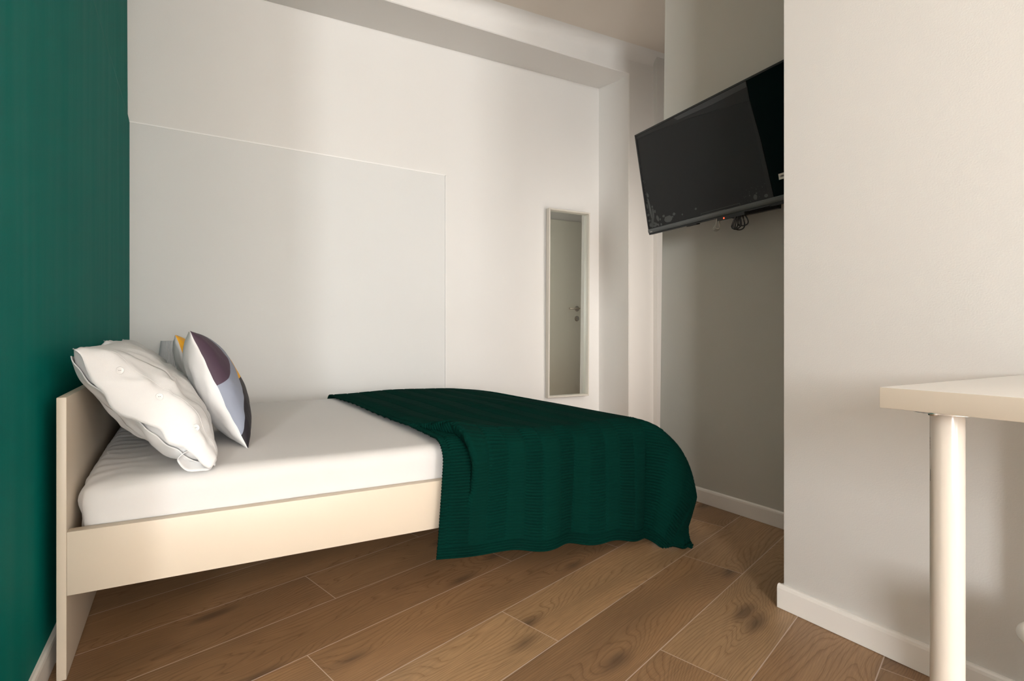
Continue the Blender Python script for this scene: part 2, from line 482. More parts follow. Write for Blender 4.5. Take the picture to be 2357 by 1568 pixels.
# corridor behind the television wall: door seen in the mirror, unseen opening added beside it to light the column
DY = 2.30
G0, G1, GZ = 2.96, 3.42, 2.10
bm = bmesh.new()
add_box(bm, (2.88, 1.9, 0), (G0, DY, 3.4)); add_box(bm, (G1, 1.9, 0), (5.25, DY, 3.4)); add_box(bm, (G0, 1.9, GZ), (G1, DY, 3.4))
struct(from_bm('wall_door', bm, M_WALL))
bm = bmesh.new()
for lo, hi in (((G0, 0), (G0 + .04, GZ)), ((G1 - .04, 0), (G1, GZ)), ((G0, GZ - .04), (G1, GZ)), ((G0, 0), (G1, .05))):
    add_box(bm, (lo[0], DY - .10, lo[1]), (hi[0], DY - .04, hi[1]), .003)
struct(from_bm('fill_opening_frame', bm, M_TRIM))  # frame of the added, unseen opening for the corridor lamp
struct(box('wall_end', (5.15, 2.2, 0), (5.25, 3.2, 3.4), M_WALL))
door = struct(box('door_1', (3.52, DY + .0, .006), (4.062, DY + .035, 2.12), M_DOOR, bev=.002))
struct(box('trim_4', (4.066, DY, 0), (4.16, DY + .03, 2.2), M_DOOR, bev=.003))
HX, HZ = 3.985, 1.135
Mr = Matrix.Translation((HX, DY + .035, HZ)) @ Matrix.Rotation(-PI / 2, 4, 'X')
lathe('rose', [(.030, 0), (.030, .006), (.026, .010)], (0, 0, 0), M_METAL, door, 32, M=Mr)
bm = bmesh.new()
add_tube(bm, [(HX, DY + .04, HZ), (HX, DY + .075, HZ), (HX - .006, DY + .087, HZ), (HX - .02, DY + .09, HZ), (HX - .145, DY + .09, HZ)], .0095, 14)
from_bm('lever_handle', bm, M_BRASS, door, smooth=True)
Mr2 = Matrix.Translation((HX, DY + .035, HZ - .112)) @ Matrix.Rotation(-PI / 2, 4, 'X')
lathe('keyhole_rose', [(.030, 0), (.030, .006), (.026, .010)], (0, 0, 0), M_METAL, door, 32, M=Mr2)
bm = bmesh.new()
add_tube(bm, [(HX, DY + .044, HZ - .112), (HX - .012, DY + .060, HZ - .112), (HX - .032, DY + .070, HZ - .112)], .0035, 8)
Mk = Matrix.Translation((HX - .043, DY + .075, HZ - .112)) @ Matrix.Rotation(PI / 2, 4, 'X')
add_lathe(bm, [(.006, -.002), (.014, -.002), (.014, .002), (.006, .002), (.006, -.002)], (0, 0, 0), 20, 0, Mk)
from_bm('key', bm, M_BRASS, door)

# ------------------------------------------------------------------ bed
BY0, BY1 = 1.5275, 3.045
bed = thing('bed', 'low cream-white double bed frame with plain panel headboard against the green wall', 'bed', (.75, 2.28, 0))
hbx0, hbx1, rx1 = -.2853, -.2640, 1.764
def part_box(name, lo, hi, mat=M_BED, bev=.0016, parent=bed): return box(name, lo, hi, mat, parent, bev=bev)
part_box('headboard', (hbx0, BY0, .0005), (hbx1, BY1, .7036))
part_box('side_rail', (hbx1, BY0, .2085), (rx1, BY0 + .030, .3675))
part_box('side_rail', (hbx1, BY1 - .019, .2085), (rx1, BY1, .3675))
part_box('footboard', (rx1, BY0, .0005), (rx1 + .021, BY1, .3675))
part_box('support_beam', (hbx1, 2.265, .20), (rx1, 2.305, .245))
bm = bmesh.new()
for i in range(15): add_box(bm, (-.20 + i * .13, BY0 + .031, .245), (-.13 + i * .13, BY1 - .019, .262))
from_bm('slatted_base', bm, M_PINE, bed)

# mattress in a fitted sheet: rounded box with gathers at the head corners
ZM = .478
def mattress():
    x0, x1, y0, y1, z0, z1 = -.252, 1.752, 1.5605, 3.01, .2635, ZM
    R = .042
    def axis(a, b, n):
        t = np.linspace(0, PI / 2, 6)
        s = R * (1 - np.cos(t))[:-1] if False else R * np.sin(t)
        return np.concatenate([a + R - R * np.cos(t)[::1], np.linspace(a + R, b - R, n)[1:-1], b - R + R * np.sin(t)])
    xs, ys, zs = axis(x0, x1, 160), axis(y0, y1, 90), axis(z0, z1, 10)
    bmm = bmesh.new(); cache = {}
    def vert(x, y, z):
        k = (round(x, 6), round(y, 6), round(z, 6))
        if k in cache: return cache[k]
        c = np.array([np.clip(x, x0 + R, x1 - R), np.clip(y, y0 + R, y1 - R), np.clip(z, z0 + R, z1 - R)])
        d = np.array([x, y, z]) - c; m = np.abs(d).max()
        l = np.linalg.norm(d)
        p = c + (d / l * m if l > 0 else 0)
        # top crowns slightly, near side bows a little
        nx = (p[0] - x0) / (x1 - x0); ny = (p[1] - y0) / (y1 - y0)
        top = max(0, (p[2] - z0) / (z1 - z0))
        p[2] += top * (.006 * math.sin(PI * min(max(ny, 0), 1)) + .0035 * ns(p[0] * 3, p[1] * 3))
        side = math.exp(-((p[1] - y0) / .03) ** 2)
        p[1] += side * .004 * ns(p[0] * 4, p[2] * 8, 3)
        # gathers near the head end
        hd = math.exp(-max(p[0] - x0, 0) / .10)
        g = math.sin(p[1] * 95 + 3 * ns(p[1] * 6, p[0] * 10)) * .5 + .8 * ns(p[1] * 22, p[2] * 22, 5)
        end = math.exp(-((p[0] - x0) / .02) ** 2)
        p[2] += hd * top * .007 * g
        p[0] += end * (.008 * g + .018 * (1 - top))
        p[2] -= .035 * hd * math.exp(-(p[1] - y0) / .07) * top
        p[1] += .014 * math.exp(-(p[0] - x0) / .03) * side
        v = bmm.verts.new(p); cache[k] = v; return v
    def sheet(A, B, f):
        for i in range(len(A) - 1):
            for j in range(len(B) - 1):
                bmm.faces.new((f(A[i], B[j]), f(A[i + 1], B[j]), f(A[i + 1], B[j + 1]), f(A[i], B[j + 1])))
    sheet(xs, ys, lambda a, b: vert(a, b, z1)); sheet(xs, ys, lambda a, b: vert(a, b, z0))
    sheet(xs, zs, lambda a, b: vert(a, y0, b)); sheet(xs, zs, lambda a, b: vert(a, y1, b))
    sheet(ys, zs, lambda a, b: vert(x0, a, b)); sheet(ys, zs, lambda a, b: vert(x1, a, b))
    return bmm
o = from_bm('mattress', mattress(), M_SHEET, None, (.75, 2.28, .2635), True)
tag(o, 'thick mattress in a white fitted sheet lying in the bed frame', 'mattress')

# ------------------------------------------------------------------ knitted blanket
def blanket():
    X0, X1 = .785, 1.712          # left edge, where the foot rounding starts
    Y0, Y1 = 1.574, 2.985         # where near and far roundings start
    ZT, R = ZM + .021, .070
    Lx, Dn, Df = 1.30, .52, .34
    nx, nw = 200, 1260
    Ltop = Y1 - Y0
    W = Dn + Ltop + Df
    sx = np.linspace(0, Lx, nx); w = np.concatenate([np.linspace(0, .95, 820), np.linspace(.95, W, 441)[1:]])
    S, T = np.meshgrid(sx, w, indexing='ij')
    yc = T - Dn
    xc = X0 + S
    # hem runs lower to the right: pull the cloth down there
    yc = np.where(yc < 0, yc * (.805 + .20 * np.clip(S / 1.0, 0, 1.12)), yc)
    q = np.clip(-yc, 0, None); far = np.clip(yc - Ltop, 0, None)
    p = np.clip(xc - X1, 0, None)
    def prof(r):
        a = np.clip(r / R, 0, PI / 2)
        h = R * np.sin(a); d = R * (1 - np.cos(a))
        ext = np.clip(r - R * PI / 2, 0, None)
        return h, d, ext
    r = np.hypot(p, q)
    cs = np.where(r > 1e-9, p / np.maximum(r, 1e-9), 0); sn = np.where(r > 1e-9, q / np.maximum(r, 1e-9), 0)
    corner = 2 * cs * sn                                   # 1 on the diagonal
    h, d, ext = prof(r)
    # near the foot corner the cloth slopes out first and then falls straight to the floor
    reach = .010 + .132 * corner ** 1.1 + .085 * cs ** 2
    soft_ = .20
    rr = np.clip(r - .025, 0, None)
    out = reach * np.tanh(rr / soft_) * (1 - .22 * np.clip((rr - .33) / .12, 0, 1)) + corner * .30 * np.clip(r - .50, 0, .10)
    fl_ = reach / soft_ / np.cosh(np.clip(rr / soft_, 0, 20)) ** 2
    hh = h + out
    dd = d + ext * (1 - .30 * np.clip(fl_, 0, 1))
    x = np.minimum(xc, X1) + cs * hh
    y = Y0 + np.clip(yc, 0, Ltop) - sn * hh
    z = ZT - dd
    hf, df, ef = prof(far)
    y = np.where(far > 0, Y1 + hf + .02 * ef, y); z = np.where(far > 0, z - df - ef, z)
    # left edge drifts towards the head at the hem
    x = x - .042 * np.clip(q / .42, 0, 1.2) * np.exp(-S / .5)
    # gentle sag and waves
    z = z + .004 * np.sin(S * 9 + yc * 3) * (r < .01) + .003 * np.sin(yc * 8 + S * 4) * (r < .01)
    side = np.clip((q - .05) / .3, 0, 1)
    y = y - side * (.010 * np.sin(S * 17 + 1.0) + .006 * np.sin(S * 31)) * np.clip(1 - corner, 0, 1)
    z = z + .006 * side * np.sin(S * 26 + .6)
    # raised fold near the left front edge: a steep lip on its left side
    fx = .105 + .05 * np.clip(q / .2, 0, 1) - .32 * np.clip(q - .12, 0, .4) - .35 * np.clip(yc, 0, .5)
    fx = np.where(yc > 0, .105 - .42 * np.clip(yc, 0, .4), fx)
    dx = S - fx
    amp = .050 * np.exp(-((yc + .03) / .17) ** 2)
    lip = np.where(dx > 0, np.exp(-dx / .11), np.exp(-(dx / .012) ** 2)) * amp
    ang = np.clip(q / R, 0, PI / 2)
    y = y - lip * np.sin(ang) ; z = z + lip * np.cos(ang)
    x = x - lip * .85
    z = z - .022 * np.clip((S - .70) / .25, 0, 1) ** 2 * np.clip((yc - Ltop + .40) / .40, 0, 1) ** 2
    z = np.maximum(z, .006 + .004 * np.sin(S * 40))
    P = np.stack([x, y, z], -1)
    # knitted ribs: displaced along the normal, in alternating bands
    du = np.gradient(P, axis=0); dv = np.gradient(P, axis=1)
    nrm = np.cross(du, dv); nrm /= np.maximum(np.linalg.norm(nrm, axis=-1, keepdims=True), 1e-9)
    sgn = 1.0 if nrm[nx // 2, nw // 2, 2] > 0 else -1.0
    bw = .0745
    sb = (S - .034) / bw
    band = np.floor(sb).astype(int) % 2
    per = .0125
    rib = np.abs(np.sin(PI * (T / per + .35 * (band == 1))))
    rib = np.where(band == 0, rib ** .42, rib ** .5 * .22 + .74)
    edge = np.minimum(sb % 1, 1 - sb % 1) * bw
    rib = rib * np.clip(edge / .004, .35, 1)
    rib = np.where(S < .034, np.abs(np.sin(PI * T / per)) ** .6 * np.clip(np.abs(S - .026) / .004, .2, 1), rib)
    rib = np.where(T < .052, np.abs(np.sin(PI * T / .0115)) * .8 * np.clip(np.abs(T - .046) / .004, .25, 1) + .25, rib)
    hgt = .0095 * rib
    P = P + sgn * nrm * hgt[..., None]
    return P.reshape(-1, 3), nx, nw, sgn
V, nx, nw, sg = blanket()
o = obj('blanket', V, grid_faces(nx, nw, 0, sg > 0), M_BLANKET, None, (1.2, 2.0, ZM))
tag(o, 'dark green rib-knit blanket spread over the foot half of the bed', 'blanket')
md = o.modifiers.new('thick', 'SOLIDIFY'); md.thickness = .004; md.offset = -1

# ------------------------------------------------------------------ pillows and cushions
def soft(C, U, Vd, Nn, hw, hl, ht_f, ht_b, u, psi, pn, pf, pnb=None, off=0.0, seed=0, wr=.006, ear=.06, crease=0.0):
    """point on a stuffed case: u across (-1..1), psi round the length (0 far end, 90 front, 180 near end, 270 back)"""
    c, s = math.cos(psi), math.sin(psi)
    if pnb is None: pnb = pn
    pw = pf if c > 0 else (pn if s > 0 else pnb)
    v = math.copysign(abs(c) ** (2.0 / pw), c)
    prof = max(0.0, 1 - abs(u) ** 2.3) ** .62
    t = (ht_f if s > 0 else ht_b) * prof
    n = t * math.copysign(abs(s) ** .9, s)
    wfac = 1 - ear * (1 - v * v) * abs(u) ** 2
    lfac = 1 - ear * .6 * (1 - u * u)
    k = .35 + .65 * prof
    n += wr * k * (ns(u * 2.2 + seed, v * 3.1, s * 1.4) + .55 * ns(u * 5 + seed, v * 4 + 2, s * 3 + 5) * abs(v) + .35 * ns(u * 3 + v * 9 + seed, u * 2.0, 7))
    if crease: n += (1 if s > 0 else -.4) * crease * (math.exp(-((u - .10 - .12 * v) / .035) ** 2) + .8 * math.exp(-((v + .35 + .06 * u) / .02) ** 2) - .9 * math.exp(-((u + .55 - .2 * v) / .05) ** 2)) * prof
    P = C + U * (u * hw * wfac) + Vd * (v * hl * lfac) + Nn * n
    if off:
        rad = (Vd * (v * .35) + Nn * (math.copysign(1, s) * abs(s)))
        if rad.length > 0: P = P + rad.normalized() * off
    return P

def soft_body(name, args, mat, parent, nu=84, npsi=200, mats=None, pick=None):
    us = [-math.cos(PI * i / (nu - 1)) for i in range(nu)]
    us = [.5 * a + .5 * (-1 + 2 * i / (nu - 1)) for i, a in enumerate(us)]
    verts, uv = [], []
    for u in us:
        for j in range(npsi):
            ps = 2 * PI * j / npsi
            verts.append(soft(u=u, psi=ps, **args))
            pw = args['pf'] if math.cos(ps) > 0 else args['pn']
            vv = math.copysign(abs(math.cos(ps)) ** (2.0 / pw), math.cos(ps))
            uv.append(((vv + 1) / 2, (u + 1) / 2))
    faces, fm = [], []
    for i in range(nu - 1):
        for j in range(npsi):
            a, b = i * npsi + j, i * npsi + (j + 1) % npsi
            faces.append((a, b, b + npsi, a + npsi))
            fm.append(1 if (pick and math.sin(2 * PI * (j + .5) / npsi) < 0) else 0)
    return obj(name, verts, faces, mat, parent, uv=uv, mats=mats, fmat=fm if mats else None)

def case_flap(name, args, mat, parent, ps0, edge, off=.005, over=.022, nu=60, nk=26):
    """loose hem of the pillowcase laid over the near end, from ps0 to edge(u)"""
    verts = []
    for i in range(nu):
        u = -.965 + 1.93 * i / (nu - 1)
        for k in range(nk):
            f = k / (nk - 1)
            ps = ps0 + (edge(u) - ps0) * f
            o_ = off * min(1, f * 6) + over * f ** 3
            verts.append(soft(u=u, psi=ps, off=o_, **args))
    ob = obj(name, verts, grid_faces(nu, nk), mat, parent)
    md = ob.modifiers.new('thick', 'SOLIDIFY'); md.thickness = .0025; md.offset = 1
    return ob

def seam_tube(name, args, mat, parent, u, r=.003):
    pts = [soft(u=u, psi=2 * PI * j / 90, **args) for j in range(0, 91)]
    return tube(name, pts, r, mat, parent, 6)

UP = Vector((-.325, 0, .325)).normalized(); NR = Vector((.7071, 0, .7071)); VY = Vector((0, 1, 0))
# pillow by the near edge
pa = dict(C=Vector((-.088, 1.905, .656)), U=UP, Vd=VY, Nn=NR, hw=.238, hl=.345, ht_f=.098, ht_b=.100, pn=5.0, pf=3.0, pnb=2.2, seed=1.3, wr=.019, ear=.05, crease=.0045)
p1 = thing('pillow', 'white bed pillow leaning on the headboard at the near edge, its buttoned end facing out', 'pillow', (-.088, 1.905, .48), 'bed pillows')
soft_body('pillowcase', pa, M_CASE, p1)
edge1 = lambda u: math.radians(184 + 6 * (1 - u * u) + 5 * math.sin(u * 5 + .4) + 3 * math.sin(u * 11))
case_flap('buttoned_hem', pa, M_SEAM, p1, math.radians(118), edge1)
def stitch(name, args, ps_of, parent, off, r=.0009):
    bm = bmesh.new()
    us_ = [-.93 + 1.86 * i / 93 for i in range(94)]
    pts = [soft(u=u, psi=ps_of(u), off=off, **args) for u in us_]
    add_tube(bm, pts, r, 5)
    return from_bm(name, bm, M_STITCH, parent, smooth=True)
under = case_flap('lower_hem', pa, M_CASE, p1, math.radians(232), lambda u: math.radians(199 - 5 * (1 - u * u) + 3 * math.sin(u * 6 + 2)), off=.002, over=.006)
stitch('stitch_line', pa, lambda u: math.radians(146 + 2 * math.sin(u * 5 + .4)), p1, .0062)
stitch('stitch_line', pa, lambda u: math.radians(216 + 2 * math.sin(u * 6 + 2)), p1, .0030)
for ub in (.52, 0.02, -.52):
    ps = math.radians(163 if ub else 166)
    c0 = soft(u=ub, psi=ps, off=.010, **pa)
    e1 = (soft(u=ub + .02, psi=ps, off=.010, **pa) - c0); e2 = (soft(u=ub, psi=ps + .03, off=.010, **pa) - c0)
    nb = e1.cross(e2).normalized()
    if nb.y > 0: nb = -nb
    Mb = Matrix.Translation(c0) @ nb.to_track_quat('Z', 'Y').to_matrix().to_4x4()
    b = lathe('button', [(.0095, -.001), (.0105, .001), (.0095, .003), (.0075, .0022)], (0, 0, 0), M_BUTTON, p1, 20, M=Mb)
    for sx in (-.002, .002):
        lathe('thread_hole', [(.0009, .0022), (.0009, .0030)], (0, 0, 0), M_INK, b, 8, M=Mb @ Matrix.Translation((sx, 0, 0)))
# open lower corner of the case
loop = []
for j in range(28):
    a = 2 * PI * j / 28
    loop.append((.040 + .040 * math.cos(a) * 1.1, .026 * math.sin(a)))
verts, nk = [], 6
Cc = soft(u=-.86, psi=math.radians(180), **pa)
for j, (a, b) in enumerate(loop):
    for k in range(nk):
        f = k / (nk - 1)
        sc_ = 1 - .35 * f
        verts.append(Vector((.028 + (a - .04) * sc_, 1.550 + .050 * f + .003 * math.sin(j), .506 + b * sc_ * (1 - .2 * f) + .010 * f - (a - .04) * .22 + .003 * math.sin(j * .9))))
fc = []
for j in range(28):
    for k in range(nk - 1):
        a, b = j * nk + k, ((j + 1) % 28) * nk + k
        fc.append((a, b, b + 1, a + 1))
lo_ = obj('open_case_corner', verts, fc, M_SEAM, p1)
md = lo_.modifiers.new('thick', 'SOLIDIFY'); md.thickness = .002
# pillow behind it
pb = dict(C=Vector((-.112, 2.635, .668)), U=UP, Vd=VY, Nn=NR, hw=.238, hl=.345, ht_f=.066, ht_b=.070, pn=3.6, pf=3.0, seed=7.7, wr=.017, ear=.07, crease=.004)
p2 = thing('pillow', 'white bed pillow leaning on the headboard, half hidden behind the nearer pillow', 'pillow', (-.12, 2.635, .48), 'bed pillows')
soft_body('pillowcase', pb, M_CASE, p2)
case_flap('buttoned_hem', pb, M_SEAM, p2, math.radians(120), lambda u: math.radians(200 + 9 * math.sin(u * 6)))
# cushions
CU = Vector((-.173, 0, .387)).normalized(); CN = Vector((CU.z, 0, -CU.x))
ca = dict(C=Vector((.104, 2.004, .6755)), U=CU, Vd=VY, Nn=CN, hw=.215, hl=.222, ht_f=.086, ht_b=.074, pn=2.6, pf=2.6, seed=3.1, wr=.006, ear=.05)
c1 = thing('cushion', 'plump square cushion with plum, blue-grey and black leaf print, in front of the near pillow', 'cushion', (.104, 2.004, .48), 'square cushions')
soft_body('cover', ca, M_PRINT, c1, mats=[M_PRINT, M_CASE], pick=True)
CU2 = Vector((-.150, 0, .387)).normalized(); CN2 = Vector((CU2.z, 0, -CU2.x))
cb = dict(C=Vector((.040, 2.575, .668)), U=CU2, Vd=VY, Nn=CN2, hw=.205, hl=.222, ht_f=.078, ht_b=.050, pn=2.6, pf=2.6, seed=5.2, wr=.006, ear=.05)
c2 = thing('cushion', 'white square cushion with a mustard corner, mostly hidden behind the leaf-print cushion', 'cushion', (.04, 2.575, .48), 'square cushions')
soft_body('cover', cb, M_PRINT2, c2, mats=[M_PRINT2, M_CASE], pick=True)

# ------------------------------------------------------------------ bedside table and lamp behind the bed
nsd = thing('bedside_table', 'small white bedside table in the gap between bed and back wall', 'bedside table', (-.03, 3.24, 0))
box('table_top', (-.20, 3.07, .44), (.16, 3.42, .46), M_DESK, nsd, bev=.002)
for sx in (-.185, .125):
    for sy in (3.085, 3.385): box('leg', (sx, sy, .0005), (sx + .025, sy + .025, .44), M_DESK, nsd, bev=.002)
lmp = thing('table_lamp', 'small table lamp with grey pleated shade behind the pillows', 'lamp', (-.02, 3.235, .46))
lathe('base', [(.055, 0), (.055, .012), (.012, .022), (.012, .19)], (-.02, 3.235, .4605), M_METAL, lmp, 32)
lathe('lamp_shade', [(.124, .16), (.098, .364), (.094, .364), (.120, .16), (.124, .16)], (-.02, 3.235, .4605), M_SHADE, lmp, 160, cap=False, rib=.012, smooth=False)

# ------------------------------------------------------------------ wall mirror
mir = thing('wall_mirror', 'tall narrow mirror in a deep pale frame on the back wall, reflecting a door', 'mirror', (2.985, 3.43, 1.125))
MM = Matrix.Translation((2.985, 3.434, 1.125)) @ Matrix.Rotation(math.radians(-1.4), 4, 'Z') @ Matrix.Rotation(math.radians(.5), 4, 'X')
def mir_part(name, boxes, mat, bev=.0015):
    bm = bmesh.new()
    for lo, hi in boxes: add_box(bm, lo, hi, bev, 1, 0, MM)
    return from_bm(name, bm, mat, mir)
W2, H2, FT = .2195, .800, .0135
for nm, bx in (('frame_side', ((-W2, -.026, -H2), (-W2 + FT, .014, H2))), ('frame_side', ((W2 - FT, -.026, -H2), (W2, .014, H2))),
               ('frame_rail', ((-W2 + FT, -.026, H2 - FT), (W2 - FT, .014, H2))), ('frame_rail', ((-W2 + FT, -.026, -H2), (W2 - FT, .014, -H2 + FT)))):
    mir_part(nm, [bx], M_MFRAME)
mir_part('mirror_glass', [((-W2 + FT, .004, -H2 + FT), (W2 - FT, .010, H2 - FT))], M_MIRROR, 0)

# ------------------------------------------------------------------ television
tv = thing('television', 'black flat television tilted down on the set-back wall, protective film peeling off', 'television', (2.19, 1.45, 1.40))
tt = math.radians(10.5)
a_ = Vector((-.099, -.9951, 0)); n_ = Vector((-.9951, .099, 0))
e_ = n_ * math.sin(tt) + Vector((0, 0, math.cos(tt))); N_ = n_ * math.cos(tt) - Vector((0, 0, math.sin(tt)))
B_ = Vector((2.2, 1.904, 1.384))
MT = Matrix(((a_.x, e_.x, N_.x, B_.x), (a_.y, e_.y, N_.y, B_.y), (a_.z, e_.z, N_.z, B_.z), (0, 0, 0, 1)))
TW, THt = .905, .516
def tvb(name, boxes, mat, bev=.002, parent=tv):
    bm = bmesh.new()
    for lo, hi in boxes: add_box(bm, lo, hi, bev, 2, 0, MT)
    return from_bm(name, bm, mat, parent, smooth=True, angle=.6)
tvb('bezel', [((0, .004, -.022), (.006, THt, 0)), ((TW - .006, .004, -.022), (TW, THt, 0)), ((0, THt - .006, -.022), (TW, THt, 0))], M_BLACK, .001)
tvb('screen', [((.004, .02, -.020), (TW - .004, THt - .004, -.003))], M_SCREEN, 0)
tvb('back_housing', [((.004, .01, -.030), (TW - .004, THt - .01, -.020)), ((.10, .085, -.055), (TW - .10, .40, -.030))], M_BLACK, .004)
# rounded lower lip, glossy grey
bm = bmesh.new()
pr = [(.027, -.004), (.026, .001), (.020, .0035), (.012, .003), (.005, .0005), (.002, -.004), (.001, -.022), (.027, -.022)]
va = [bm.verts.new(MT @ Vector((0, y, z))) for y, z in pr]; vb = [bm.verts.new(MT @ Vector((TW, y, z))) for y, z in pr]
for i in range(len(pr)): bm.faces.new((va[i], va[(i + 1) % len(pr)], vb[(i + 1) % len(pr)], vb[i]))
bm.faces.new(va[::-1]); bm.faces.new(vb)
lip = from_bm('lower_lip', bm, M_LIP, tv, smooth=True, angle=.5)
for x in (.235, .645): tvb('foot_socket', [((x, -.006, -.028), (x + .055, .002, -.006))], M_BLACK, .001)
tvb('base_trim', [((0, -.002, -.026), (TW, .0015, -.001))], M_BLACK, .0005)
sens = tvb('sensor_block', [((.405, -.013, -.03), (.535, -.001, -.004))], M_BLACK, .0015)
Ml = MT @ Matrix.Translation((.437, -.008, -.004))
lathe('red_led', [(.0034, -.001), (.0034, .0012), (.0022, .0022)], (0, 0, 0), M_LED, sens, 16, M=Ml)
tag(bpy.data.objects['red_led'], 'small glowing red light')
def flat(bm, pts, z, th_, mi=0):
    A = [bm.verts.new(MT @ Vector((x, y, z))) for x, y in pts]; Bv = [bm.verts.new(MT @ Vector((x, y, z + th_))) for x, y in pts]
    n = len(pts)
    fs = [bm.faces.new(A[::-1]), bm.faces.new(Bv)] + [bm.faces.new((A[i], A[(i + 1) % n], Bv[(i + 1) % n], Bv[i])) for i in range(n)]
    for f in fs: f.material_index = mi
bm = bmesh.new()
flat(bm, [(.005, .027), (.668, .027), (.662, .10), (.645, .27), (.622, .428), (.617, .508), (.005, .508)], -.003, .0012, 0)
flat(bm, [(.006, .493), (.15, .488), (.35, .470), (.622, .430), (.617, .508), (.006, .508)], -.0018, .0007, 1)
flat(bm, [(.25, .507), (.27, .489), (.459, .482), (.617, .485), (.616, .508)], -.0011, .0005, 3)
flat(bm, [(.648, .03), (.668, .03), (.645, .27), (.622, .425), (.612, .428), (.63, .27)], -.0018, .0006, 1)
rb = random.Random(8)
def blob(cx_, cy_, rx, ry, rot=0.0, k=16):
    pts = []
    for i in range(k):
        a = 2 * PI * i / k
        f = 1 + .10 * rb.uniform(-1, 1)
        x, y = rx * math.cos(a) * f, ry * math.sin(a) * f
        pts.append((cx_ + x * math.cos(rot) - y * math.sin(rot), cy_ + x * math.sin(rot) + y * math.cos(rot)))
    flat(bm, pts, -.0018, .0004, 2)
for t in ((.137, .053, .026, .0165), (.110, .073, .008, .006), (.175, .069, .008, .007), (.223, .056, .004, .004), (.302, .065, .006, .005),
          (.071, .070, .008, .017, .2), (.086, .062, .004, .006), (.030, .125, .0065, .062, .10), (.046, .098, .006, .030, -.05), (.059, .108, .005, .008),
          (.0135, .145, .004, .013), (.027, .198, .006, .011), (.046, .135, .005, .006), (.012, .10, .010, .006), (.013, .07, .009, .005),
          (.034, .058, .008, .030, -.2), (.053, .046, .006, .017, 1.0), (.045, .037, .012, .006), (.024, .046, .014, .010), (.070, .037, .004, .007), (.088, .036, .005, .006),
          (.593, .046, .008, .012), (.639, .040, .008, .007), (.600, .060, .003, .003), (.57, .058, .0025, .003), (.165, .058, .004, .004)): blob(*t)
for i in range(44):
    y = rb.uniform(.05, .36); blob(.006 + rb.uniform(0, .045) * (1 - y / .45), y, rb.uniform(.0008, .002), rb.uniform(.0008, .0025), 0, 7)
for i in range(22): blob(rb.uniform(.54, .64), rb.uniform(.03, .09), rb.uniform(.0008, .002), rb.uniform(.0008, .002), 0, 7)
for a, b in (((.326, .030), (.326, .037)), ((.326, .037), (.522, .038)), ((.522, .038), (.522, .028)), ((.33, .0285), (.45, .0285)), ((.24, .503), (.262, .508)), ((.610, .480), (.614, .50))):
    dx_, dy_ = b[0] - a[0], b[1] - a[1]; l_ = math.hypot(dx_, dy_); px, py = -dy_ / l_ * .0008, dx_ / l_ * .0008
    flat(bm, [(a[0] - px, a[1] - py), (b[0] - px, b[1] - py), (b[0] + px, b[1] + py), (a[0] + px, a[1] + py)], -.0018, .0005, 2)
M_FOLD = simple('film_fold', (.05, .05, .052), .4, spec=.3)
fo = from_bm('protective_film', bm, M_FILM, tv, mats=[M_FILM, M_FILM2, M_BUBBLE, M_FOLD])
tag(fo, 'greyish clear film with air bubbles')
bm = bmesh.new(); flat(bm, [(.697, .110), (.740, .110), (.740, .087), (.697, .087)], -.003, .0006, 0)
for i in range(8):
    x = .703 + i * .0042; flat(bm, [(x, .0955), (x + (.0032 if i % 3 else .002), .0955), (x + (.0032 if i % 3 else .002), .1025), (x, .1025)], -.0024, .0003, 1)
tag(from_bm('sticker_label', bm, M_LABELW, tv, mats=[M_LABELW, M_INK]), 'white paper sticker with dark bars')
bm = bmesh.new()
for i, (x0_, w_) in enumerate(((.012, .003), (.0165, .002), (.0195, .004), (.025, .0025))): flat(bm, [(x0_, .0095), (x0_ + w_, .0095), (x0_ + w_, .0135), (x0_, .0135)], .0028, .0008, 0)
from_bm('badge', bm, M_METAL, lip)
bm = bmesh.new()
add_box(bm, (.33, .10, -.075), (.57, .34, -.055), .002, 1, 0, MT)
p0 = MT @ Vector((.45, .22, -.07)); add_tube(bm, [p0, Vector((2.39, p0.y + .03, p0.z - .03))], .022, 12)
add_box(bm, (2.372, 1.36, 1.42), (2.3945, 1.58, 1.72), .002)
from_bm('wall_bracket', bm, M_BLACK, tv)

def coil(name, label, base, loops, mat, r):
    bm = bmesh.new(); pts = []
    base = Vector(base)
    for (w_, h_, dx_, dy_) in loops:
        for i in range(25):
            a = 2 * PI * i / 24
            s = math.sin(a / 2)
            pts.append(base + Vector((dy_ * .6 + .004 * math.sin(a * 3), -(w_ * math.sin(a) * s + dx_ * s), -h_ * s * s * 1.12)))
    add_tube(bm, pts, r, 7)
    o = from_bm(name, bm, mat, None, base, smooth=True)
    return tag(o, label, 'cable')
cblk = MT @ Vector((.505, .000, -.018)); cgry = MT @ Vector((.405, -.001, -.014))
coil('cable', 'bunched black cable hanging in loops under the television', cblk, [(.022, .062, -.018, .0), (.028, .066, -.004, .006), (.018, .058, -.024, -.006), (.030, .052, .010, .010), (.024, .060, -.010, -.010)], M_BLACK, .0028)
coil('cable', 'small grey cable bundle hanging under the television, left of the red light', cgry, [(.016, .046, -.010, 0), (.020, .050, -.016, .005), (.013, .044, -.004, -.006)], M_GREYCABLE, .0026)

